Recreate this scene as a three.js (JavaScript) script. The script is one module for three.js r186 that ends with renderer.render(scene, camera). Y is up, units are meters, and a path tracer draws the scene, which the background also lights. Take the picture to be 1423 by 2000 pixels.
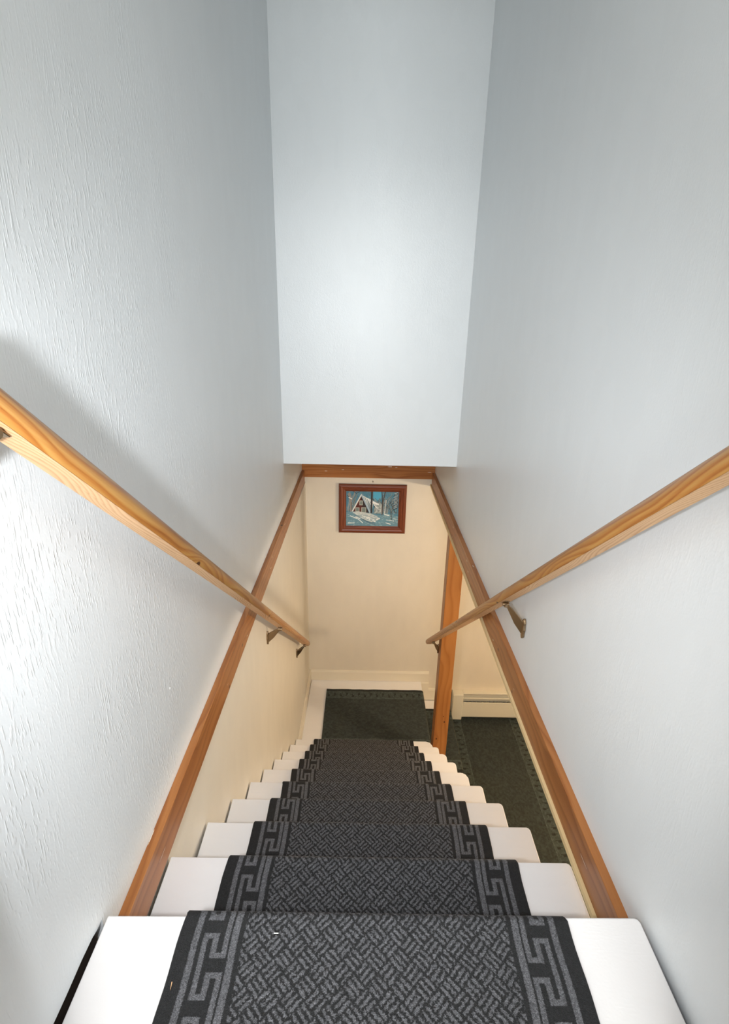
import * as THREE from 'three';
import { mergeGeometries } from 'three/addons/utils/BufferGeometryUtils.js';
import { RoundedBoxGeometry } from 'three/addons/geometries/RoundedBoxGeometry.js';
import { RectAreaLightUniformsLib } from 'three/addons/lights/RectAreaLightUniformsLib.js';

// ---------------------------------------------------------------- camera, light, exposure
const scene = new THREE.Scene();
scene.background = new THREE.Color(0x000000);
const camera = new THREE.PerspectiveCamera(88.6, 1423 / 2000, 0.05, 50);
camera.position.set(-0.0358, 1.0206, 0.6305);
camera.rotation.set(-0.3608, -0.0043, 0.0202, 'YXZ');
scene.add(camera);
const renderer = new THREE.WebGLRenderer({ antialias: true });
renderer.toneMapping = THREE.LinearToneMapping;
renderer.toneMappingExposure = 0.95;
renderer.shadowMap.enabled = true;
RectAreaLightUniformsLib.init();

// flash gun beside the lens (its glint sits on the far wall, its shadow lies above the left rail)
const flash = new THREE.SpotLight(0xf8fbff, 4.6, 0, 0.92, 1, 2);
flash.position.set(-0.21, 1.0, 0.64);
flash.target.position.set(-0.10, 0.04, -1.3);
flash.castShadow = true; flash.shadow.radius = 1.3; flash.shadow.mapSize.set(2048, 2048);
scene.add(flash, flash.target);
const UNSEEN_HALL_LAMP = { color: 0xfaf9f6, candela: 3.0, radius: 0.12, pos: [0.05, 2.3, 1.5] };  // out of view, placed to light the top step and walls through the doorway
const UNSEEN_WINDOW = { color: 0xf3f7f7, nits: 16, w: 1.5, h: 1.2, pos: [0, 1.35, 2.995] };      // unseen window behind the camera, placed to light the far wall from the front
const UNSEEN_LOWER_LAMP = { color: 0xffefd6, candela: 5.2, radius: 0.1, pos: [1.9, -0.42, -1.3] };  // out of view, placed to light the back wall and lower stairs evenly

// ---------------------------------------------------------------- numbers of the place
const RISE = 0.1932, RUN = 0.2453, WL = -0.487, WR = 0.4932, ZP = -2.2468, ZW = -3.11;
const BOARD_TOP = -0.0628, BOARD_LOW = -0.159, CEIL = 2.45;
const LANDING = -1.945, STEP = -2.138, FLOOR = -2.331;
const STAIR_TOP_Z = 0.30;

// ---------------------------------------------------------------- helpers
let seed = 7;
function rnd() { seed = (seed * 1664525 + 1013904223) >>> 0; return seed / 4294967296; }
function hash(x, y, s = 0) { let h = (x * 374761393 + y * 668265263 + s * 1274126177) | 0; h = Math.imul(h ^ (h >>> 13), 1274126177); h ^= h >>> 16; return (h >>> 0) / 4294967296; }
const mod = (a, n) => ((a % n) + n) % n;
function vnoise(x, y, px, py, s) {            // tiling value noise, period px by py cells
  const x0 = Math.floor(x), y0 = Math.floor(y); let fx = x - x0, fy = y - y0;
  fx = fx * fx * (3 - 2 * fx); fy = fy * fy * (3 - 2 * fy);
  const a = mod(x0, px), b = mod(x0 + 1, px), c = mod(y0, py), d = mod(y0 + 1, py);
  const p = hash(a, c, s), q = hash(b, c, s), r = hash(a, d, s), t = hash(b, d, s);
  return (p + (q - p) * fx) * (1 - fy) + (r + (t - r) * fx) * fy;
}
const clamp = (v, a = 0, b = 1) => Math.min(b, Math.max(a, v));
const smooth = (a, b, v) => { const t = clamp((v - a) / (b - a)); return t * t * (3 - 2 * t); };
function dataTexture(w, h, fn, srgb, sx, sy) {   // fn(u,v) -> [r,g,b] 0..255 ; sx, sy the size in metres of one repeat
  const d = new Uint8Array(w * h * 4);
  for (let j = 0; j < h; j++) for (let i = 0; i < w; i++) {
    const c = fn((i + 0.5) / w, (j + 0.5) / h), o = (j * w + i) * 4;
    d[o] = c[0]; d[o + 1] = c[1]; d[o + 2] = c[2]; d[o + 3] = 255;
  }
  const t = new THREE.DataTexture(d, w, h, THREE.RGBAFormat);
  t.wrapS = t.wrapT = THREE.RepeatWrapping; t.magFilter = THREE.LinearFilter; t.minFilter = THREE.LinearMipmapLinearFilter;
  t.generateMipmaps = true; if (srgb) t.colorSpace = THREE.SRGBColorSpace;
  t.repeat.set(1 / sx, 1 / sy); t.needsUpdate = true; return t;
}
const taken = {};
function numbered(n) { if (taken[n] === undefined) { taken[n] = 0; return n; } taken[n]++; return n + '_' + String(taken[n]).padStart(3, '0'); }
function mesh(name, geo, mat, parent) {
  const m = new THREE.Mesh(geo, mat); m.name = parent ? name : numbered(name); m.castShadow = m.receiveShadow = true;
  (parent || scene).add(m); return m;
}
function tag(o, label, category, kind, group) { o.userData.label = label; o.userData.category = category; if (kind) o.userData.kind = kind; if (group) o.userData.group = group; return o; }
function group(name, pos, label, category, kind, grp) { const g = new THREE.Group(); g.name = numbered(name); g.position.set(...pos); scene.add(g); return tag(g, label, category, kind, grp); }
// box from min / max corner; uv in metres, v runs along `axis` (grain), u across it
function box(x0, y0, z0, x1, y1, z1, axis = 'y', bevel = 0) {
  const g = bevel ? new RoundedBoxGeometry(x1 - x0, y1 - y0, z1 - z0, 2, bevel) : new THREE.BoxGeometry(x1 - x0, y1 - y0, z1 - z0);
  g.translate((x0 + x1) / 2, (y0 + y1) / 2, (z0 + z1) / 2);
  return metreUV(g, axis);
}
function metreUV(g, axis = 'y') {
  if (g.index) g = g.toNonIndexed();
  const p = g.attributes.position, uv = new Float32Array(p.count * 2), A = { x: 0, y: 1, z: 2 }[axis];
  const a = new THREE.Vector3(), b = new THREE.Vector3(), c = new THREE.Vector3(), n = new THREE.Vector3();
  for (let i = 0; i < p.count; i += 3) {
    a.fromBufferAttribute(p, i); b.fromBufferAttribute(p, i + 1); c.fromBufferAttribute(p, i + 2);
    n.subVectors(b, a).cross(c.clone().sub(a)); const q = [Math.abs(n.x), Math.abs(n.y), Math.abs(n.z)];
    let nx = q.indexOf(Math.max(...q)); const rest = [0, 1, 2].filter(k => k !== nx);
    let vA = rest.includes(A) ? A : rest[1], uA = rest.find(k => k !== vA);
    [a, b, c].forEach((v, k) => { const e = [v.x, v.y, v.z]; uv[(i + k) * 2] = e[uA] + (nx === 0 ? 0 : 0.37 * nx); uv[(i + k) * 2 + 1] = e[vA]; });
  }
  g.setAttribute('uv', new THREE.BufferAttribute(uv, 2)); return g;
}
function extrude(points, depth, opt = {}) {     // outline in x,y pushed along +z
  const s = new THREE.Shape(points.map(p => new THREE.Vector2(p[0], p[1])));
  return new THREE.ExtrudeGeometry(s, { depth, bevelEnabled: !!opt.bevel, bevelSize: opt.bevel || 0, bevelThickness: opt.bevel || 0, bevelOffset: -(opt.bevel || 0), bevelSegments: 2, curveSegments: 10 });
}

// ---------------------------------------------------------------- textures
function paintBump(w, h, s, strokes, peel) {     // brushed paint: short raised vertical ridges over a fine orange peel, 1 m tile
  return dataTexture(w, h, (u, v) => {
    const warp = (vnoise(u * 9, v * 7, 9, 7, s + 9) - 0.5) * 0.02;
    const r1 = vnoise((u + warp) * 330, v * 60, 330, 60, s), r2 = vnoise((u + warp) * 230, v * 26, 230, 26, s + 1);
    const patch = smooth(0.3, 0.8, vnoise(u * 7, v * 5, 7, 5, s + 2));
    const ridge = smooth(0.6, 0.95, r1) * 0.75 + smooth(0.78, 0.98, r2) * 0.6;
    const fine = vnoise(u * 300, v * 260, 300, 260, s + 3) * 0.6 + vnoise(u * 120, v * 90, 120, 90, s + 4) * 0.4;
    const b = 255 * clamp(0.1 + strokes * ridge * (0.25 + 0.75 * patch) + peel * fine); return [b, b, b];
  }, false, 0.8, 0.8);
}
const bumpLeft = paintBump(2048, 1024, 11, 0.8, 0.16), bumpPlain = paintBump(1024, 1024, 41, 0.3, 0.3), bumpPanel = paintBump(1024, 1024, 61, 0.4, 0.45);
function wallTint(base, s, amp) {                // faint patchy roller tone and a few scuffs
  return dataTexture(512, 512, (u, v) => {
    const n = (vnoise(u * 5, v * 5, 5, 5, s) - 0.5) * 0.6 + (vnoise(u * 40, v * 16, 40, 16, s + 1) - 0.5) * 0.4;
    const k = 1 + amp * n; return base.map(c => clamp(c * k, 0, 255));
  }, true, 1.7, 1.7);
}
function woodMap(s, pale, mid, dark, rings, knots, flecks = 0) {   // grain runs along v; one repeat is 0.22 m across and 2.2 m long
  const W = 0.22, L = 2.2, kn = [];
  for (let i = 0; i < knots; i++) kn.push([hash(i, 1, s) * W, hash(i, 2, s) * L, 0.004 + 0.006 * hash(i, 3, s)]);
  const fl = []; for (let i = 0; i < flecks; i++) fl.push([hash(i, 11, s) * W, hash(i, 12, s) * L, 0.0008 + 0.0012 * hash(i, 13, s), 0.004 + 0.014 * hash(i, 14, s)]);
  return dataTexture(256, 2048, (u, v) => {
    let x = u * W, y = v * L, kd = 0;
    x += (vnoise(u * 4, v * 11, 4, 11, s) - 0.5) * 0.055 + (vnoise(u * 2, v * 22, 2, 22, s + 8) - 0.5) * 0.008;
    for (const [kx, ky, kr] of kn) {
      const dx = x - kx, dy = (y - ky) * 0.45, d = Math.hypot(dx, dy);
      x += dx * 1.6 * Math.exp(-(d * d) / (kr * kr * 5)); kd = Math.max(kd, 1 - smooth(kr * 0.5, kr * 0.95, Math.hypot(u * W - kx, (y - ky) * 0.7)));
    }
    const g = x * rings; let f = g - Math.floor(g); f = f < 0.72 ? f / 0.72 : (1 - f) / 0.28; f = Math.pow(f, 1.7);
    const fibre = vnoise(u * 200, v * 60, 200, 60, s + 3), blotch = vnoise(u * 3, v * 12, 3, 12, s + 4);
    let k = clamp(f * 0.75 + (fibre - 0.5) * 0.25 + (blotch - 0.5) * 0.35 + 0.1);
    const c = [0, 1, 2].map(i => k < 0.5 ? pale[i] + (mid[i] - pale[i]) * k * 2 : mid[i] + (dark[i] - mid[i]) * (k - 0.5) * 2);
    for (const [fx, fy, fw, fh] of fl) if (Math.abs(u * W - fx) < fw && Math.abs(y - fy) < fh * (0.6 + 0.6 * hash(Math.floor(y * 1500), 1, s))) return [226, 220, 208];   // flecks of white wall paint
    return c.map((q, i) => clamp(q * (1 - kd) + [70, 32, 14][i] * kd, 0, 255));
  }, true, W, L);
}
const pineMap = woodMap(3, [172, 112, 60], [158, 98, 48], [138, 80, 36], 34, 7, 22);
const postMap = woodMap(23, [172, 114, 60], [162, 104, 52], [148, 90, 42], 22, 11, 0);
const railMap = woodMap(57, [186, 138, 74], [170, 110, 48], [146, 84, 30], 70, 9, 0);
const railPaleMap = woodMap(77, [222, 182, 138], [208, 164, 120], [182, 134, 92], 160, 0);
const frameMap = woodMap(91, [132, 66, 36], [112, 52, 27], [88, 38, 18], 120, 0);

// stair runner: key border on both sides, basket weave between; u across 0.685 m, v along
const RW = 0.685, RP = 0.116;
function meander(s, t) {      // s 0 inner .. 1 outer, t metres along; true on the raised key line
  t = mod(t, RP); const uh = 0.038, B = 0.058, th = 0.0085, w = 0.2;
  const inI = s < w, inM = s > 0.4 && s < 0.62, inO = s > 1 - w;
  const A0 = 0, A1 = uh, B0 = B, B1 = B + uh;
  if (inI && (t < A1 || t > B0)) return true;            // inner upright: from the second unit's head to the first unit's foot
  if (inO && (t > A0 && t < B1)) return true;            // outer upright
  if (inM && ((t < A1) || (t > B0 && t < B1))) return true;
  if (t > A1 - th && t < A1 && s < 0.62) return true;    // foot of the first unit
  if (t < A0 + th && s > 0.4) return true;               // head of the first unit
  if (t > B1 - th && t < B1 && s > 0.4) return true;
  if (t > B0 && t < B0 + th && s < 0.62) return true;
  return false;
}
function runnerPattern(x, t) {
  const e = Math.min(x, RW - x) - (hash(Math.floor(t * 900), x < RW / 2 ? 1 : 2, 5) - 0.5) * 0.0006;
  if (e < 0.026) return 0;
  if (e < 0.037) return 1;
  if (e < 0.044) return 0;
  if (e < 0.089) return meander(1 - (e - 0.044) / 0.045, -t - 0.06) ? 1 : 0;
  if (e < 0.092) return 0;
  if (e < 0.104) return 1;
  if (e < 0.112) return 0;
  const c = RP / 3 / Math.SQRT2, X = x - RW / 2, jx = (vnoise(x * 500, t * 500, 9999, 9999, 4) - 0.5) * 0.0045;
  const a = (X + t) / Math.SQRT2 + jx, b = (X - t) / Math.SQRT2 - jx, ia = Math.floor(a / c), ib = Math.floor(b / c);
  const fa = a / c - ia, fb = b / c - ib, even = mod(ia + ib, 2) === 0, along = even ? fa : fb, across = even ? fb : fa;
  if (along < 0.06 || along > 0.94) return 0;
  const q = (across * 3) % 1; return q > 0.2 && q < 0.78 ? 0.92 : 0;
}
const TW = 1370, TH = 1392, pat = new Float32Array(TW * TH);
for (let j = 0; j < TH; j++) for (let i = 0; i < TW; i++) pat[j * TW + i] = runnerPattern((i + 0.5) / TW * RW, (j + 0.5) / TH * RP * 6);
function patAt(u, v) {
  const jx = Math.round((hash(Math.floor(u * TW), Math.floor(v * TH), 3) - 0.5) * 3.4), jy = Math.round((hash(Math.floor(u * TW), Math.floor(v * TH), 6) - 0.5) * 3.4);
  const i = clamp(Math.floor(u * TW) + jx, 0, TW - 1), j = mod(Math.floor(v * TH) + jy, TH); return pat[j * TW + i];
}
const runnerMap = dataTexture(TW, TH, (u, v) => {
  const p = patAt(u, v), i = Math.floor(u * TW / 2), j = Math.floor(v * TH / 2), n = hash(i, j, 1), m = vnoise(u * 300, v * 300, 300, 300, 2);
  if (p > 0) { const k = 66 + 46 * n + 26 * (m - 0.5); return [k, k * 1.0, k * 1.035]; }
  const k = 24 + 12 * n + 10 * (m - 0.5); return [k, k, k * 1.03];
}, true, RW, RP * 6);
const runnerBump = dataTexture(TW, TH, (u, v) => {
  const b = 255 * clamp(patAt(u, v) * 0.55 + 0.3 * hash(Math.floor(u * TW / 2), Math.floor(v * TH / 2), 8) + 0.1); return [b, b, b];
}, false, RW, RP * 6);
// plain olive-black runner with a narrow band of small hooks, used on the landing and the lower floor
const FW = 0.665, FP = 0.1;
function lowerPattern(x, t) {
  const e = Math.min(x, FW - x);
  if (e < 0.03) return -0.6;
  if (e > 0.115) return 0;
  if (e < 0.036 || e > 0.109) return 1;
  const s = (e - 0.036) / 0.073, q = mod(t, FP) / FP;
  const up = q < 0.5, h = up ? q * 2 : (q - 0.5) * 2, f = up ? s : 1 - s;
  if (h > 0.28 && h < 0.62 && f > 0.5 && f < 0.82) return -0.6;
  if (h > 0.28 && h < 0.42 && f > 0.28 && f < 0.82) return -0.4;
  return 0.65;
}
const lowerMap = dataTexture(1024, 1024, (u, v) => {
  const p = lowerPattern(u * FW, v * 0.8), n = hash(Math.floor(u * 512), Math.floor(v * 512), 31), m = vnoise(u * 60, v * 60, 60, 60, 32);
  const k = (63 + 25 * p) * (0.7 + 0.45 * n + 0.3 * (m - 0.5)); return [k * 0.9, k * 1.0, k * 0.95];
}, true, FW, 0.8);
const lowerBump = dataTexture(512, 512, (u, v) => { const b = 255 * hash(Math.floor(u * 512), Math.floor(v * 512), 35); return [b, b, b]; }, false, 0.35, 0.4);

// the painting: a snowed-in A-frame cottage in a wood
function paintingTexture() {
  const c = document.createElement('canvas'); c.width = 512; c.height = 368; const x = c.getContext('2d');
  const P = (col, pts) => { x.fillStyle = col; x.beginPath(); pts.forEach((p, i) => i ? x.lineTo(p[0], p[1]) : x.moveTo(p[0], p[1])); x.closePath(); x.fill(); };
  const S = (col, w, pts) => { x.strokeStyle = col; x.lineWidth = w; x.lineCap = 'round'; x.beginPath(); pts.forEach((p, i) => i ? x.lineTo(p[0], p[1]) : x.moveTo(p[0], p[1])); x.stroke(); };
  x.fillStyle = '#4c7f95'; x.fillRect(0, 0, 512, 368);
  for (let i = 0; i < 900; i++) { const a = rnd() * 512, b = rnd() * 235; x.fillStyle = ['#3f7690', '#5f9db4', '#768d98', '#2f6f8e', '#8a979c'][Math.floor(rnd() * 5)]; x.globalAlpha = 0.4; x.fillRect(a, b, 4 + rnd() * 10, 6 + rnd() * 26); }
  x.globalAlpha = 1;
  P('#4fa5c6', [[262, 0], [352, 0], [345, 60], [305, 98], [265, 75]]);
  for (let i = 0; i < 34; i++) S(['#5f6c70', '#7d8888', '#46565c', '#8c9594', '#39474d'][i % 5], 2 + rnd() * 5, [[258 + rnd() * 254, 30 + rnd() * 80], [260 + rnd() * 250, 215 + rnd() * 24]]);
  for (let i = 0; i < 12; i++) S(['#76807f', '#56646a', '#98a09e'][i % 3], 2 + rnd() * 5, [[rnd() * 110, rnd() * 60], [rnd() * 110, 190 + rnd() * 30]]);
  P('#8d9795', [[290, 130], [330, 110], [360, 150], [352, 232], [270, 232]]); for (let i = 0; i < 60; i++) S(['#c9cdc8', '#6d777a', '#a6aeac'][i % 3], 2 + rnd() * 3, [[272 + rnd() * 90, 130 + rnd() * 60], [272 + rnd() * 90, 180 + rnd() * 50]]);
  
  S('#8e8a84', 24, [[48, 220], [44, 110], [30, 30]]); S('#6b6662', 8, [[56, 220], [52, 120]]); S('#8e8a84', 12, [[46, 110], [78, 40], [84, 0]]); S('#2f3a40', 5, [[40, 80], [8, 40]]);
  S('#f0f0ea', 9, [[26, 66], [52, 80]]); S('#27323a', 5, [[70, 0], [96, 22], [130, 6]]);
  P('#d9dcd8', [[146, 34], [190, 60], [250, 88], [312, 130], [300, 142], [262, 132], [252, 226], [238, 232]]);       // snowy roof slope
  P('#8f9a9e', [[200, 75], [250, 120], [252, 226], [236, 220]]);
  S('#6e8390', 5, [[180, 62], [240, 210]]); S('#ffffff', 5, [[210, 76], [246, 150]]);
  P('#5a2620', [[144, 52], [66, 216], [226, 230]]);                                                                    // red gable
  P('#2c2426', [[144, 52], [158, 70], [226, 230], [190, 224], [150, 140]]);
  for (let i = 0; i < 7; i++) S('#40191a', 2, [[110 - i * 6, 130 + i * 14], [170 + i * 7, 132 + i * 14]]);
  S('#cfd3cf', 13, [[146, 36], [60, 214]]); S('#a8b9c6', 16, [[150, 40], [238, 226]]); S('#e9ebe6', 5, [[147, 36], [62, 210]]);
  for (const [a, b, w, h] of [[130, 98, 30, 46], [92, 172, 36, 42], [150, 170, 44, 54]]) { x.fillStyle = '#9a9d92'; x.fillRect(a, b, w, h); x.fillStyle = '#74807c'; x.fillRect(a + 6, b + 7, w - 12, h - 14); x.strokeStyle = '#c9c9bd'; x.lineWidth = 3; x.strokeRect(a, b, w, h); }
  S('#2d2a2c', 15, [[248, 0], [246, 232]]); S('#55504c', 4, [[256, 0], [254, 225]]);
  S('#f1f1ee', 14, [[262, 112], [312, 132]]); S('#3a2a2a', 8, [[272, 150], [290, 160]]); S('#e7e9e6', 10, [[274, 140], [300, 170]]);
  S('#3d3a3a', 8, [[345, 0], [352, 90], [350, 245]]); S('#4a4644', 10, [[378, 0], [356, 120], [352, 245]]); S('#d8d6cf', 7, [[388, 90], [376, 240]]); S('#77706a', 5, [[398, 120], [392, 226]]);
  S('#c4c7c4', 6, [[340, 130], [344, 236]]);
  for (let i = 0; i < 12; i++) { const y0 = 10 + i * 14; S('#1f2d33', 7, [[505, y0], [452 + rnd() * 18, y0 + 18 + rnd() * 8]]); S('#cfd9da', 4, [[500, y0 - 4], [460 + rnd() * 16, y0 + 8]]); }
  P('#6b919f', [[0, 222], [80, 214], [230, 226], [330, 250], [420, 236], [512, 262], [512, 368], [0, 368]]);
  P('#c9cdc9', [[60, 222], [120, 212], [160, 220], [240, 232], [300, 262], [340, 290], [250, 326], [180, 300], [120, 262]]);
  P('#a3b3b6', [[90, 238], [200, 250], [290, 290], [240, 318], [170, 288]]); for (let i = 0; i < 46; i++) { const a = 80 + rnd() * 210, b = 226 + (a - 60) * 0.28 + rnd() * 40; S(rnd() < 0.5 ? '#eceee9' : '#8da3ab', 3 + rnd() * 5, [[a, b], [a + 26 + rnd() * 30, b + 8 + rnd() * 10]]); }
  S('#5b7b8c', 9, [[70, 250], [120, 270], [170, 300], [215, 330], [285, 350]]); S('#47606c', 5, [[160, 300], [220, 322], [300, 338]]);
  S('#eef0ec', 8, [[40, 262], [120, 296], [165, 336]]); S('#6f98a8', 16, [[10, 300], [80, 330]]); S('#e9ece8', 9, [[20, 340], [80, 338]]);
  S('#6d97a6', 26, [[300, 330], [390, 300]]); S('#eceeea', 8, [[300, 300], [330, 282]]); S('#f2f2ee', 7, [[390, 330], [440, 346]]); S('#e4e8e4', 12, [[380, 240], [420, 250]]);
  S('#dfe5e3', 8, [[400, 300], [470, 310]]); S('#4a5960', 12, [[440, 210], [445, 292]]); S('#a9bbc0', 14, [[470, 280], [490, 290]]);
  for (let i = 0; i < 500; i++) { const a = rnd() * 512, b = 225 + rnd() * 140; x.globalAlpha = 0.3; x.fillStyle = rnd() < 0.5 ? '#eef0ec' : '#6d93a3'; x.fillRect(a, b, 6 + rnd() * 16, 2 + rnd() * 4); }
  x.globalAlpha = 1;
  const t = new THREE.CanvasTexture(c); t.colorSpace = THREE.SRGBColorSpace; return t;
}

// ---------------------------------------------------------------- materials
const std = (o) => new THREE.MeshStandardMaterial(o);
const M = {
  wallLeft: std({ map: wallTint([233, 237, 239], 101, 0.025), roughness: 0.46, bumpMap: bumpLeft, bumpScale: 0.0007 }),
  wallUp: std({ map: wallTint([233, 237, 239], 131, 0.02), roughness: 0.36, bumpMap: bumpPlain, bumpScale: 0.0005 }),
  wallPanel: std({ map: wallTint([233, 237, 239], 141, 0.018), roughness: 0.37, bumpMap: bumpPanel, bumpScale: 0.0006 }),
  hall: std({ color: 0xdadcdc, roughness: 0.7 }),
  cream: std({ map: wallTint([227, 217, 200], 151, 0.04), roughness: 0.55, bumpMap: bumpPlain, bumpScale: 0.0005 }),
  creamLeft: std({ map: wallTint([226, 220, 208], 161, 0.04), roughness: 0.5, bumpMap: bumpPlain, bumpScale: 0.0005 }),
  creamTrim: std({ color: 0xe6ddca, roughness: 0.42, bumpMap: bumpPlain, bumpScale: 0.0003 }),
  white: std({ map: wallTint([239, 236, 235], 171, 0.03), roughness: 0.42, bumpMap: bumpPlain, bumpScale: 0.0003 }),
  pine: std({ map: pineMap, roughness: 0.36, bumpMap: bumpPlain, bumpScale: 0.0002 }),
  post: std({ map: postMap, roughness: 0.4 }),
  rail: new THREE.MeshPhysicalMaterial({ map: railMap, roughness: 0.45, clearcoat: 0.35, clearcoatRoughness: 0.3 }),
  railPale: std({ map: railPaleMap, roughness: 0.6 }),
  frame: std({ map: frameMap, roughness: 0.4 }),
  runner: new THREE.MeshPhysicalMaterial({ map: runnerMap, roughness: 0.95, bumpMap: runnerBump, bumpScale: 0.0026, sheen: 0.6, sheenRoughness: 0.45, sheenColor: new THREE.Color(0x6a6a6c) }),
  lower: std({ map: lowerMap, roughness: 0.96, bumpMap: lowerBump, bumpScale: 0.0015 }),
  brass: std({ color: 0x9a8468, metalness: 1, roughness: 0.36 }),
  screw: std({ color: 0xb9b4a8, metalness: 1, roughness: 0.35 }),
  heater: std({ color: 0xe2dccb, roughness: 0.4 }),
  heaterDark: std({ color: 0x4d4840, roughness: 0.6 }),
  fin: std({ color: 0x9a9890, metalness: 0.8, roughness: 0.5 }),
  vinyl: std({ map: wallTint([150, 138, 118], 191, 0.2), roughness: 0.5 }),
  raw: std({ color: 0x2e211a, roughness: 0.95 }),  // shade of the slit beside the top step, put into the colour
  drywall: std({ color: 0xe6cc9a, roughness: 0.8 }),
  plaster: std({ color: 0xe4e4e2, roughness: 0.7 }),
  nail: std({ color: 0x6b6258, metalness: 0.9, roughness: 0.4 }),
};

// ---------------------------------------------------------------- shell
const S = (name, geo, mat, label, category) => tag(mesh(name, geo, mat), label, category, 'structure');
const leftFoot = extrude([[ZW - 0.1, BOARD_TOP], [0.012, BOARD_TOP], [0.012, 0], [0.03, 0.001], [0.045, 0.006], [0.08, 0.009], [0.13, 0.0085], [0.2, 0.012], [0.316, 0.013], [0.316, CEIL], [ZW - 0.1, CEIL]], 0.12);
leftFoot.rotateY(-Math.PI / 2); leftFoot.translate(WL, 0, 0);
const leftW = S('wall_left', metreUV(leftFoot), M.wallLeft, 'brush-textured bluish white upper wall behind the left handrail', 'wall');
S('wall_right', box(WR, BOARD_TOP, ZW - 0.1, WR + 0.12, CEIL, 0.316), M.wallUp, 'smooth bluish white upper wall behind the right handrail', 'wall');
S('wall_front', box(WL, 0.2194, ZP - 0.12, WR, CEIL, ZP), M.wallPanel, 'glossy bluish white wall hanging across the stairs above the picture', 'wall');
S('ceiling_soffit', box(WL, 0.2194, ZW, WR, 0.30, ZP - 0.12), M.wallUp, 'white soffit behind the hanging wall above the landing', 'ceiling');
S('wall_back', box(-0.72, FLOOR, ZW - 0.1, 2.42, 0.2194, ZW), M.cream, 'cream back wall of the landing carrying the picture', 'wall');
{ // lower left wall, a touch out of parallel
  const g = metreUV(new THREE.BoxGeometry(0.12, BOARD_LOW - FLOOR, 3.55)); const m = mesh('wall_lower_left', g, M.creamLeft);
  m.rotation.y = -0.0058; m.position.set(-0.482 - 0.06 + 0.0058 * 1.4, (BOARD_LOW + FLOOR) / 2, -1.4);
  tag(m, 'cream lower wall along the left side of the stairs', 'wall', 'structure');
}
S('wall_lower_right', box(2.3, FLOOR, ZW, 2.42, BOARD_LOW, 0.5), M.cream, 'cream far right wall of the lower room', 'wall');
S('wall_lower_near', box(-0.72, FLOOR, 0.38, 2.3, BOARD_LOW, 0.5), M.cream, 'cream wall of the lower room under the upper hall', 'wall');
S('floor', box(-0.72, FLOOR - 0.1, ZW, 2.42, FLOOR, 0.5, 'z'), M.vinyl, 'dull brown floor of the lower room under the dark runner', 'floor');
S('ceiling_lower', box(0.466, BOARD_LOW - 0.014, ZW, 2.42, BOARD_LOW, 0.5, 'z'), M.drywall, 'pale drywall ceiling of the lower room with its edge under the right board', 'ceiling');
S('ceiling', box(-1.72, CEIL, ZW - 0.1, 1.72, CEIL + 0.1, 3.1, 'z'), M.hall, 'white ceiling over stairwell and upper hall', 'ceiling');
S('floor_hall', box(-1.72, -0.1, STAIR_TOP_Z + 0.06, 1.72, 0, 3.1, 'z'), M.vinyl, 'upper hall floor behind the top step', 'floor');
S('wall_hall_back', box(-1.72, 0, 3.0, 1.72, CEIL, 3.1), M.hall, 'white end wall of the upper hall', 'wall');
S('wall_hall_left', box(-1.72, 0, 0.316, -1.6, CEIL, 3.0), M.hall, 'white left wall of the upper hall', 'wall');
S('wall_hall_right', box(1.6, 0, 0.316, 1.72, CEIL, 3.0), M.hall, 'white right wall of the upper hall', 'wall');
{ // wall between hall and stairwell with the door opening
  const g = mergeGeometries([box(-1.6, 0, 0.316, WL, CEIL, 0.43), box(WR, 0, 0.316, 1.6, CEIL, 0.43), box(WL, 2.08, 0.316, WR, CEIL, 0.43)]);
  S('wall_hall_front', g, M.hall, 'white wall around the doorway at the top of the stairs', 'wall');
}
S('trim_1', box(WL - 0.115, BOARD_LOW, ZW + 0.026, -0.467, BOARD_TOP, 0.02, 'z', 0.002), M.pine, 'orange pine board along the foot of the left upper wall', 'trim');
S('trim_2', box(0.4733, BOARD_LOW, ZW + 0.026, WR + 0.115, BOARD_TOP, 0.02, 'z', 0.002), M.pine, 'orange pine board along the foot of the right upper wall', 'trim');
S('trim_3', box(WL, -0.114, ZW, WR, 0.03, ZW + 0.025, 'x', 0.002), M.pine, 'orange pine board across the back wall above the picture', 'trim');
S('trim_4', box(WL, 0, 0.316, -0.402, 2.08, 0.44, 'y', 0.003), M.post, 'brown wooden door jamb at the left end of the top step', 'trim');
S('trim_5', box(0.408, 0, 0.316, WR, 2.08, 0.44, 'y', 0.003), M.post, 'brown wooden door jamb at the right end of the top step', 'trim');

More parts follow.
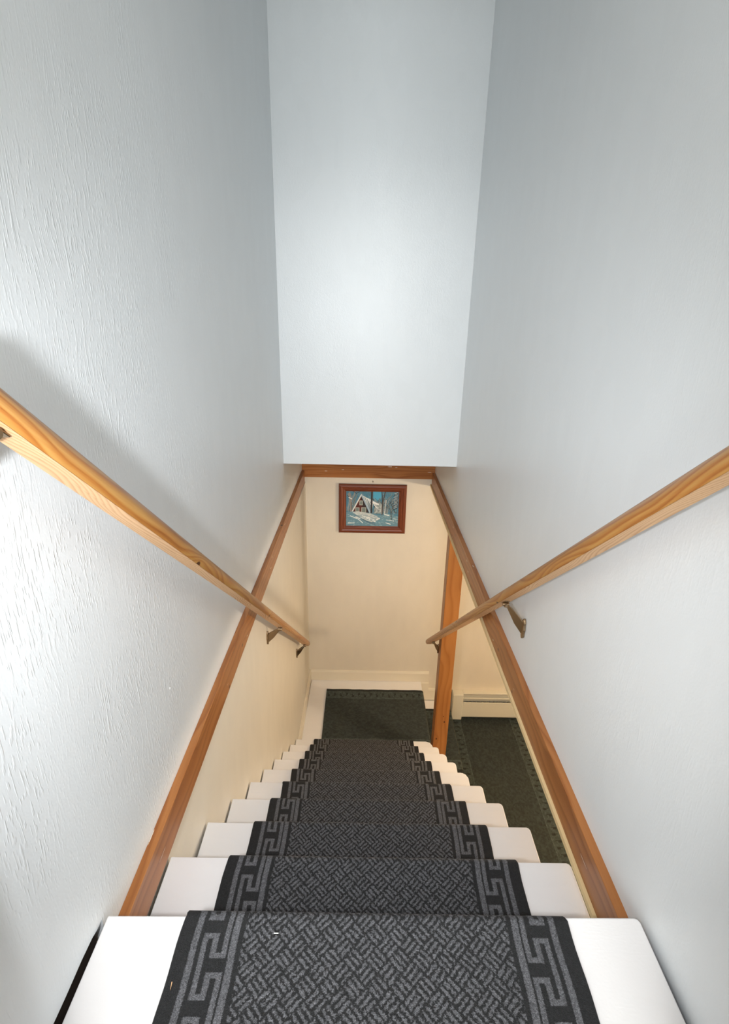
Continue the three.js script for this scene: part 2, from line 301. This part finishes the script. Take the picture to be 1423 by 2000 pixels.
// baseboards round landing and step
{
  const prof = (y0, y1) => [[0, y0], [0.014, y0], [0.014, y1 - 0.018], [0.010, y1 - 0.008], [0.006, y1], [0, y1]];
  const backRun = (x0, x1, y0, y1) => { const g = extrude(prof(y0, y1), x1 - x0); g.rotateY(Math.PI / 2); g.scale(1, 1, -1); g.translate(x0, 0, ZW); const i = g.index; return metreUV(flip(g), 'x'); };
  const flip = (g) => { const n = g.toNonIndexed ? (g.index ? g.toNonIndexed() : g) : g, p = n.attributes.position; for (let k = 0; k < p.count; k += 3) { const a = [p.getX(k + 1), p.getY(k + 1), p.getZ(k + 1)]; p.setXYZ(k + 1, p.getX(k + 2), p.getY(k + 2), p.getZ(k + 2)); p.setXYZ(k + 2, ...a); } n.computeVertexNormals(); return n; };
  // profile x -> distance from the wall (+z)
  S('baseboard_back', backRun(-0.452, 0.562, LANDING + 0.002, LANDING + 0.1), M.creamTrim, 'cream baseboard along the back wall above the landing', 'baseboard');
  S('baseboard_step', mergeGeometries([backRun(0.5, 0.565, STEP + 0.002, LANDING), backRun(0.565, 0.77, STEP + 0.002, STEP + 0.12)]), M.creamTrim, 'cream skirting on the back wall behind the post', 'baseboard');
  const gl = extrude(prof(LANDING + 0.002, LANDING + 0.1), 0.86); const m = S('baseboard_left', metreUV(gl, 'z'), M.creamTrim, 'cream baseboard along the left wall beside the landing', 'baseboard');
  m.position.set(-0.4645 + 0.001, 0, ZW); m.rotation.y = -0.0058;
}

// ---------------------------------------------------------------- staircase
const wallAt = z => -0.482 - 0.0058 * z;
const stairs = group('staircase', [0, 0, 0], 'straight white painted wooden stairs going down under the patterned runner', 'stairs');
function treadGeo(L, R, zBack, zNose, y, cut, skew = 0) {
  const r = cut || 0.012, pts = [];
  pts.push([L, -zBack], [R, -zBack]);
  pts.push([R, -(zNose - skew) - r]); pts.push([R - r * 0.35, -(zNose - skew) - r * 0.3]); pts.push([R - r, -(zNose - skew)]);
  pts.push([L + 0.002, -(zNose + skew)], [L, -(zNose + skew) - 0.002]);
  const g = extrude(pts, 0.035, { bevel: 0.0025 }); g.rotateX(-Math.PI / 2); g.translate(0, y - 0.04 + 0.0025, 0);
  return metreUV(g, 'x');
}
const N = 10, cuts = [0.008, 0.01, 0.01, 0.011, 0.012, 0.03, 0.015, 0.02, 0.014, 0.04];
for (let k = 0; k < N; k++) {
  const y = -RISE * k, z = -RUN * k;
  if (k === 0) mesh('tread', treadGeo(-0.4795, 0.4815, STAIR_TOP_Z + 0.06, 0, 0, 0.008, 0.005), M.white, stairs);
  else mesh('tread', treadGeo(wallAt(z) + 0.006, 0.4744, z + RUN + 0.028, z, y, cuts[k]), M.white, stairs);
  mesh('riser', box(wallAt(z) + 0.006, y - RISE, z + 0.026, 0.466, y - 0.042, z + 0.045, 'x'), M.white, stairs);
}
{ // open right stringer, sawtooth on top
  const pts = []; for (let k = 0; k < N; k++) { pts.push([-RUN * k + 0.026, -RISE * k - 0.042], [-RUN * k + 0.026, -RISE * (k + 1) - 0.042]); }
  pts.push([-RUN * (N - 1) + 0.026, FLOOR + 0.002], [-RUN * (N - 1) + 0.30, FLOOR + 0.002], [0.3, -0.33], [0.3, -0.042]);
  const g = extrude(pts, 0.03); g.rotateY(-Math.PI / 2); // x->z , extrude -> -x
  g.translate(0.462, 0, 0); mesh('stringer', metreUV(g, 'z'), M.white, stairs);
}
{ // slit between top step and left wall: shade put in as a dark joist box
  S('slit_filler', box(-0.60, -0.155, 0.031, -0.4925, 0.03, 0.312, 'z'), M.raw, 'dark joist in the slit beside the top step', 'filler');
  const dot = new THREE.SphereGeometry(0.0032, 12, 8); dot.scale(0.5, 1, 1); dot.translate(WL, 0.176, -0.392); mesh('paint_drip', dot, M.plaster, leftW);
}
// landing and the step that turns down to the right
const landing = group('landing', [0, LANDING, ZW], 'white painted wooden landing at the foot of the stairs', 'landing');
{
  const pts = [[-0.447, 0.002], [0.497, 0.002], [0.497, 0.815], [0.474, 0.815], [0.474, 0.925], [-0.462, 0.925]];
  const g = extrude(pts.map(p => [p[0], p[1]]), 0.032, { bevel: 0.003 }); g.rotateX(Math.PI / 2); g.scale(1, 1, 1); g.translate(0, -0.003, 0);
  mesh('landing_board', metreUV(g, 'x'), M.white, landing);
  mesh('riser', box(0.45, FLOOR - LANDING, 0.002, 0.47, -0.04, 0.81, 'z'), M.white, landing);
  mesh('step_board', box(0.472, STEP - LANDING - 0.036, 0.016, 0.745, STEP - LANDING, 0.815, 'z', 0.004), M.white, landing);
  mesh('step_riser', box(0.70, FLOOR - LANDING + 0.001, 0.016, 0.72, STEP - LANDING - 0.037, 0.81, 'z'), M.white, landing);
}

// ---------------------------------------------------------------- runners
function strip(path, across, width, thick, map) {   // path: [a, y] pairs in order; returns a closed strip; map(a,y,s)->xyz
  const fine = [path[0]]; for (let i = 1; i < path.length; i++) { const [a, b] = [path[i - 1], path[i]], d = Math.hypot(b[0] - a[0], b[1] - a[1]), n = Math.max(1, Math.round(d / 0.02)); for (let k = 1; k <= n; k++) fine.push([a[0] + (b[0] - a[0]) * k / n, a[1] + (b[1] - a[1]) * k / n]); }
  const n = fine.length, pos = [], uv = [], idx = []; let len = 0;
  const nor = fine.map((p, i) => { const a = fine[Math.max(0, i - 1)], b = fine[Math.min(n - 1, i + 1)], dx = b[0] - a[0], dy = b[1] - a[1], l = Math.hypot(dx, dy) || 1; return [-dy / l, dx / l]; });
  const sgn = path[path.length - 1][0] < path[0][0] ? -1 : 1;
  for (let i = 0; i < n; i++) {
    if (i) len += Math.hypot(fine[i][0] - fine[i - 1][0], fine[i][1] - fine[i - 1][1]);
    const [nx, ny] = nor[i], wob = (vnoise(i * 0.35, 3, 999, 9, 77) - 0.5) * 0.004;
    const o = [fine[i][0] + nx * sgn * thick, fine[i][1] + ny * sgn * thick];
    const rr = 0.003;
    const ring = [[fine[i], 0], [[fine[i][0] + nx * sgn * thick * 0.6, fine[i][1] + ny * sgn * thick * 0.6], 0], [o, rr], [o, width * 0.5], [o, width - rr], [[fine[i][0] + nx * sgn * thick * 0.6, fine[i][1] + ny * sgn * thick * 0.6], width], [fine[i], width]];
    for (const [q, s] of ring) { pos.push(...map(q[0], q[1], across + s + wob)); uv.push(s, len); }
  }
  const C = 7; for (let i = 0; i < n - 1; i++) for (let c = 0; c < C - 1; c++) { const a = i * C + c, b = a + 1, d = a + C, e = d + 1; idx.push(a, b, d, b, e, d); }
  const g = new THREE.BufferGeometry(); g.setAttribute('position', new THREE.Float32BufferAttribute(pos, 3)); g.setAttribute('uv', new THREE.Float32BufferAttribute(uv, 2)); g.setIndex(idx); g.computeVertexNormals(); return g;
}
{
  const path = [[1.6, 0.001], [0.4, 0.001]], r = 0.012;
  for (let k = 0; k < N; k++) {
    const y = -RISE * k + 0.001, z = -RUN * k - 0.001;
    if (k) path.push([z + RUN + 0.024, y], [z + RUN - 0.02, y]);
    path.push([z + r, y]); for (let a = 1; a <= 5; a++) { const t = a / 5 * Math.PI / 2; path.push([z + r - Math.sin(t) * r, y - r + Math.cos(t) * r]); }
    path.push([z, y - 0.036]); path.push([z + 0.004, y - 0.045], [z + 0.024, y - 0.05]);
    const yn = k === N - 1 ? LANDING + 0.01 : y - RISE + 0.012; path.push([z + 0.024, yn]);
  }
  const g = strip(path, 0.0035 - RW / 2, RW, 0.008, (a, y, s) => [s, y, a]);
  tag(mesh('stair_runner', g, M.runner), 'black and grey stair runner with key border and basket-weave middle', 'carpet');
}
const rowRunner = (name, path, across, thick, map, label) => { const g = strip(path, across, FW, thick, map); return tag(mesh(name, g, M.lower), label, 'carpet'); };
{
  const e = 0.0015, q = [[-0.308, LANDING + e], [0.485, LANDING + e], [0.494, LANDING - 0.001], [0.4985, LANDING - 0.01], [0.4985, STEP + 0.006], [0.503, STEP + e], [0.735, STEP + e], [0.744, STEP - 0.001], [0.7475, STEP - 0.01], [0.7475, FLOOR + 0.012]];
  rowRunner('landing_runner', q, -(ZW + 0.13) - FW, 0.006, (a, y, s) => [a, y, -s], 'dark olive carpet runner laid across the landing and down its side step');
}
rowRunner('floor_runner', [[-ZW - 0.006, FLOOR + 0.0015], [-0.4, FLOOR + 0.0015]], -1.415, 0.006, (a, y, s) => [-s, y, -a], 'dark olive carpet runner on the lower floor beside the stairs');

// ---------------------------------------------------------------- post
{
  const p = group('support_post', [0.482, FLOOR, -2.2], 'square orange pine post standing between the stairs and the lower floor', 'post');
  mesh('shaft', box(0, 0, -0.089, 0.094, BOARD_LOW - 0.0145 - FLOOR, 0, 'y', 0.003), M.post, p);
}

// ---------------------------------------------------------------- handrails
const railProfile = (() => {       // round bar flattened below: outline in (x across, y up), flat face at y = 0
  const R = 0.0215, w = 0.0155, yc = Math.sqrt(R * R - w * w), a0 = Math.atan2(-yc, w), pts = [];
  for (let i = 0; i <= 22; i++) { const t = a0 + (Math.PI - 2 * a0) * i / 22; pts.push([Math.cos(t) * R, yc + Math.sin(t) * R]); }
  return { pts, w };
})();
function railGeo(A, B) {           // sweep from A to B
  const d = new THREE.Vector3().subVectors(B, A), L = d.length(); d.normalize();
  const side = new THREE.Vector3().crossVectors(d, new THREE.Vector3(0, 1, 0)).normalize(), up = new THREE.Vector3().crossVectors(side, d).normalize();
  const at = (x, y, l) => A.clone().addScaledVector(d, l).addScaledVector(side, x).addScaledVector(up, y);
  const P = railProfile.pts, pos = [], uv = [], idx = []; let u = 0;
  const stations = [[0, 1], [L - 0.006, 1], [L, 0.8]], C = P.length;
  for (const [l, s] of stations) { u = 0; for (let i = 0; i < C; i++) { if (i) u += Math.hypot(P[i][0] - P[i - 1][0], P[i][1] - P[i - 1][1]); const q = at(P[i][0] * s, 0.015 + (P[i][1] - 0.015) * s, l); pos.push(q.x, q.y, q.z); uv.push(u, l); } }
  for (let j = 0; j < stations.length - 1; j++) for (let i = 0; i < C - 1; i++) { const a = j * C + i, b = a + 1, c = a + C, e = c + 1; idx.push(a, c, b, b, c, e); }
  const cap = (j, f) => { const o = pos.length / 3, s = stations[j][1], l = stations[j][0]; const m = at(0, 0.015, l); pos.push(m.x, m.y, m.z); uv.push(0.02, l); for (let i = 0; i < C; i++) { const q = at(P[i][0] * s, 0.015 + (P[i][1] - 0.015) * s, l); pos.push(q.x, q.y, q.z); uv.push(P[i][0] + 0.03, l + P[i][1]); } for (let i = 0; i < C; i++) { const a = o + 1 + i, b = o + 1 + (i + 1) % C; f ? idx.push(o, a, b) : idx.push(o, b, a); } };
  cap(0, true); cap(stations.length - 1, false);
  const g = new THREE.BufferGeometry(); g.setAttribute('position', new THREE.Float32BufferAttribute(pos, 3)); g.setAttribute('uv', new THREE.Float32BufferAttribute(uv, 2)); g.setIndex(idx); g.computeVertexNormals();
  const w = railProfile.w, f = new THREE.BufferGeometry(), fp = [], fu = [];
  for (const [x, l] of [[-w, 0], [w, 0], [-w, L - 0.003], [w, L - 0.003]]) { const q = at(x, -0.0004, l); fp.push(q.x, q.y, q.z); fu.push(x, l); }
  for (const [x, l] of [[-w, 0], [w, 0], [-w, L - 0.003], [w, L - 0.003]]) { const q = at(x, 0.0006, l); fp.push(q.x, q.y, q.z); fu.push(x, l); }
  f.setAttribute('position', new THREE.Float32BufferAttribute(fp, 3)); f.setAttribute('uv', new THREE.Float32BufferAttribute(fu, 2));
  f.setIndex([0, 1, 2, 1, 3, 2, 4, 6, 5, 5, 6, 7]); f.computeVertexNormals();
  return [g, f, at, d, up];
}
function bracket(parent, at, l, side, reach, drop, dz) {     // side -1 fixed to a wall on the left, +1 on the right
  const top = at(0, -0.004, l), wx = top.x + side * reach, wy = top.y - drop, wz = top.z + dz;
  const b = new THREE.Group(); b.name = 'bracket'; parent.add(b);
  const reachIn = reach - 0.002, arm = extrude([[0.004, -0.001], [-0.006, -0.004], [-0.006, -0.013], [0.004, -0.016], [reachIn * 0.5, -drop * 0.72 - 0.014], [reachIn * 0.85, -drop - 0.02], [reachIn, -drop - 0.02], [reachIn, -drop + 0.016], [reachIn * 0.85, -drop * 0.8 + 0.014], [reachIn * 0.4, -drop * 0.2 - 0.001]].map(q => [q[0] * side, q[1]]), 0.005, { bevel: 0.0022 });
  arm.translate(0, 0, -0.0025); { const ap = arm.attributes.position; for (let i = 0; i < ap.count; i++) ap.setZ(i, ap.getZ(i) * (0.8 + 0.6 * Math.abs(ap.getX(i)) / reach) + dz * clamp(Math.abs(ap.getX(i)) / reach)); arm.computeVertexNormals(); }
  arm.translate(top.x, top.y, top.z); mesh('arm', arm, M.brass, b);
  const plate = []; for (let i = 0; i < 28; i++) { const t = i / 28 * Math.PI * 2, y = Math.sin(t) * 0.036, w = 0.0105 + 0.0035 * Math.cos(t * 2) * -1; plate.push([Math.cos(t) * (0.0085 + 0.005 * Math.exp(-Math.pow((Math.abs(y) - 0.026) / 0.008, 2)) + 0.004 * Math.exp(-Math.pow(y / 0.01, 2))), y]); }
  const pg = extrude(plate, 0.005, { bevel: 0.0015 }); pg.rotateY(-side * Math.PI / 2); pg.translate(wx - side * 0.0017, wy, wz);
  mesh('wall_plate', pg, M.brass, b);
  for (const s of [-1, 1]) { const sg = new THREE.SphereGeometry(0.0042, 10, 6); sg.scale(0.6, 1, 1); sg.translate(wx - side * 0.0055, wy + s * 0.026, wz); mesh('screw', sg, M.screw, b); }
  const A = at(0, -0.002, l - 0.024), B = at(0, -0.002, l + 0.024), mid = at(0, -0.002, l);
  const st = new RoundedBoxGeometry(0.014, 0.003, 0.05, 2, 0.0014); st.lookAt(new THREE.Vector3().subVectors(B, A)); st.translate(mid.x, mid.y, mid.z); mesh('rail_strap', st, M.brass, b);
  const yoke = new THREE.CylinderGeometry(0.006, 0.006, 0.02, 12); yoke.rotateZ(Math.PI / 2); yoke.translate(top.x, top.y - 0.006, top.z); mesh('yoke', yoke, M.brass, b);
}
function handrail(label, x0, dx, a, b, z0, z1, side, bracks) {
  const h = group('handrail', [0, 0, 0], label, 'handrail');
  const pt = z => new THREE.Vector3(x0 + dx * z, a + b * z, z);
  const [g, f, at] = railGeo(pt(z0), pt(z1)); mesh('rail', g, M.rail, h); mesh('flat_underside', f, M.railPale, h).userData.label = 'flat paler underside of the rail';
  const k = Math.sqrt(1 + b * b + dx * dx);
  for (const [z, reach, drop, dz] of bracks) bracket(h, at, (z0 - z) * k, side, reach, drop, dz);
}
handrail('left wooden handrail on brass brackets along the brush-textured wall', -0.407, 0.002, 0.8206, 0.7987, 0.18, -2.52, -1,
  [[0.115, 0.079, 0.05, 0.03], [-1.47, 0.064, 0.055, 0], [-2.40, 0.056, 0.055, 0.02]]);
handrail('right wooden handrail passing in front of the pine post', 0.4334, -0.0048, 0.8454, 0.7971, 0.18, -2.48, 1,
  [[-0.87, 0.055, 0.02 + 0.045, 0.05], [-2.42, 0.052, 0.05, 0]].map((q, i) => i ? [-2.28, 0.037, 0.05, 0.0] : q));

// ---------------------------------------------------------------- picture on the back wall
{
  const W = 0.508, H = 0.39, F = 0.056, p = group('framed_painting', [0.039, -0.361, ZW], 'small framed painting of a snowy cottage in a reddish wooden frame', 'painting');
  const prof = [[0, 0], [0, 0.018], [0.006, 0.024], [0.02, 0.026], [0.03, 0.021], [0.038, 0.021], [0.05, 0.013], [0.056, 0.012], [0.056, 0]];   // across, out from wall
  const sideGeo = (len) => {       // mitred moulding: outer edge along x, at y=0 going inward +y
    const pos = [], uv = [], idx = [];
    for (let e = 0; e < 2; e++) for (const [a, o] of prof) { pos.push(e ? len / 2 - a : -len / 2 + a, a, o); uv.push(a + o, e ? len - a : a); }
    const C = prof.length; for (let i = 0; i < C - 1; i++) idx.push(i, i + C, i + 1, i + 1, i + C, i + 1 + C);
    const g = new THREE.BufferGeometry(); g.setAttribute('position', new THREE.Float32BufferAttribute(pos, 3)); g.setAttribute('uv', new THREE.Float32BufferAttribute(uv, 2)); g.setIndex(idx); const n = g.toNonIndexed(); n.computeVertexNormals(); return n;
  };
  const put = (len, rot, x, y) => { const g = sideGeo(len); g.rotateZ(rot); g.translate(x, y, 0.001); mesh('frame_side', g, M.frame, p); };
  put(W, 0, 0, -H / 2); put(W, Math.PI, 0, H / 2); put(H, Math.PI / 2, W / 2, 0); put(H, -Math.PI / 2, -W / 2, 0);
  const c = new RoundedBoxGeometry(W - 2 * F + 0.002, H - 2 * F + 0.002, 0.006, 1, 0.0005); const uv = c.attributes.uv, q = c.attributes.position;
  for (let i = 0; i < q.count; i++) uv.setXY(i, q.getX(i) / (W - 2 * F) + 0.5, q.getY(i) / (H - 2 * F) + 0.5); c.translate(0, 0, 0.008);
  mesh('canvas', c, std({ map: paintingTexture(), roughness: 0.5 }), p);
  const nail = group('picture_nail', [0.038, -0.14, ZW], 'small bare nail in the back wall just above the picture frame', 'nail');
  const s = new THREE.CylinderGeometry(0.0016, 0.0016, 0.03, 8); s.rotateX(Math.PI / 2); s.translate(0, 0, 0.013); mesh('shank', s, M.nail, nail);
  const hd = new THREE.CylinderGeometry(0.0042, 0.0042, 0.002, 12); hd.rotateX(Math.PI / 2); hd.translate(0, 0, 0.028); mesh('head', hd, M.nail, nail);
}

// ---------------------------------------------------------------- baseboard heater
{
  const x0 = 0.775, x1 = 2.25, h = group('baseboard_heater', [x0, FLOOR, ZW], 'cream metal baseboard heater along the back wall of the lower room', 'heater'), L = x1 - x0;
  mesh('back_panel', box(0.002, 0.04, 0.001, L, 0.30, 0.005), M.heater, h);
  mesh('top_lip', box(0.09, 0.290, 0.005, L, 0.302, 0.05, 'x', 0.003), M.heater, h);
  mesh('damper', box(0.092, 0.235, 0.036, L, 0.250, 0.046, 'x', 0.003), M.heater, h);
  mesh('front_panel', box(0.088, 0.07, 0.064, L, 0.222, 0.072, 'x', 0.003), M.heater, h);
  mesh('bottom_lip', box(0.088, 0.066, 0.045, L, 0.074, 0.070, 'x', 0.002), M.heater, h);
  mesh('end_cap', box(0, 0.038, 0.001, 0.09, 0.304, 0.076, 'y', 0.006), M.heater, h);
  const pipe = new THREE.CylinderGeometry(0.011, 0.011, L - 0.1, 12); pipe.rotateZ(Math.PI / 2); pipe.translate(L / 2 + 0.05, 0.15, 0.035); mesh('pipe', pipe, M.fin, h);
  const fins = []; for (let x = 0.12; x < L - 0.05; x += 0.012) fins.push(box(x, 0.11, 0.008, x + 0.001, 0.19, 0.060)); const f = mesh('fin_pack', mergeGeometries(fins), M.heaterDark, h); f.userData.kind = 'stuff';
}

// ---------------------------------------------------------------- lamps out of view
function unseenGlobeLamp({ color, candela, radius, pos: [x, y, z] }, ceilingY, label) {     // opal globe hanging from a ceiling, out of view
  const g = group('unseen_globe_lamp', [x, y, z], label, 'lamp'), top = ceilingY - y;
  const cap = new THREE.LatheGeometry([[0, top], [0.06, top], [0.062, top - 0.015], [0.02, top - 0.02], [0.012, radius + 0.016], [0.045, radius + 0.012], [0.048, radius - 0.012], [0, radius - 0.012]].map(p => new THREE.Vector2(...p)), 28); mesh('fitting', cap, M.brass, g);
  mesh('globe', new THREE.SphereGeometry(radius, 28, 18), std({ color: 0xffffff, roughness: 0.5, emissive: color, emissiveIntensity: 1.0 }), g);
  const L = new THREE.PointLight(color, candela, 0, 2); L.position.set(x, y, z); L.castShadow = true; L.shadow.radius = radius / 0.02 * 0.8; scene.add(L);
}
unseenGlobeLamp(UNSEEN_HALL_LAMP, CEIL, 'unseen white globe lamp in the upper hall, placed to light the stairwell');
unseenGlobeLamp(UNSEEN_LOWER_LAMP, BOARD_LOW - 0.014, 'unseen warm globe lamp in the lower room, placed to light the back wall');
// ---------------------------------------------------------------- crumbs on the top of the runner
{
  const sp = new THREE.ConeGeometry(0.0011, 0.012, 5); sp.rotateX(Math.PI / 2); sp.scale(1, 0.6, 1);
  const a = tag(mesh('wood_splinter', sp, M.railPale), 'tiny pale wood splinter lying on the runner edge of the top step', 'splinter'); a.position.set(-0.327, 0.0105, 0.115); a.rotation.y = 0.1;
  const th = new THREE.CapsuleGeometry(0.0008, 0.007, 3, 6); th.rotateZ(Math.PI / 2);
  const b = tag(mesh('lint_thread', th, M.plaster), 'tiny white lint thread on the runner weave of the top step', 'lint'); b.position.set(-0.172, 0.0108, 0.036);
}
{ // unseen hall window behind the photographer, its glow placed to light the far wall
  const { w, h, pos: [x, y, z] } = UNSEEN_WINDOW, win = group('window_1', [x, y, z], 'unseen glowing window in the upper hall end wall, placed to light the far wall', 'window', 'structure');
  mesh('pane', new THREE.BoxGeometry(w, h, 0.006), std({ color: 0xffffff, roughness: 0.3, emissive: UNSEEN_WINDOW.color, emissiveIntensity: 1.2 }), win);
  for (const [x0, y0, x1, y1] of [[-w / 2 - 0.07, -h / 2 - 0.07, w / 2 + 0.07, -h / 2], [-w / 2 - 0.07, h / 2, w / 2 + 0.07, h / 2 + 0.07], [-w / 2 - 0.07, -h / 2, -w / 2, h / 2], [w / 2, -h / 2, w / 2 + 0.07, h / 2]]) mesh('window_frame', box(x0, y0, -0.02, x1, y1, 0.004), M.white, win);
  const L = new THREE.RectAreaLight(UNSEEN_WINDOW.color, UNSEEN_WINDOW.nits, w, h); L.position.set(x, y, z - 0.006); L.lookAt(x, y, z - 2); scene.add(L);
}

renderer.render(scene, camera);
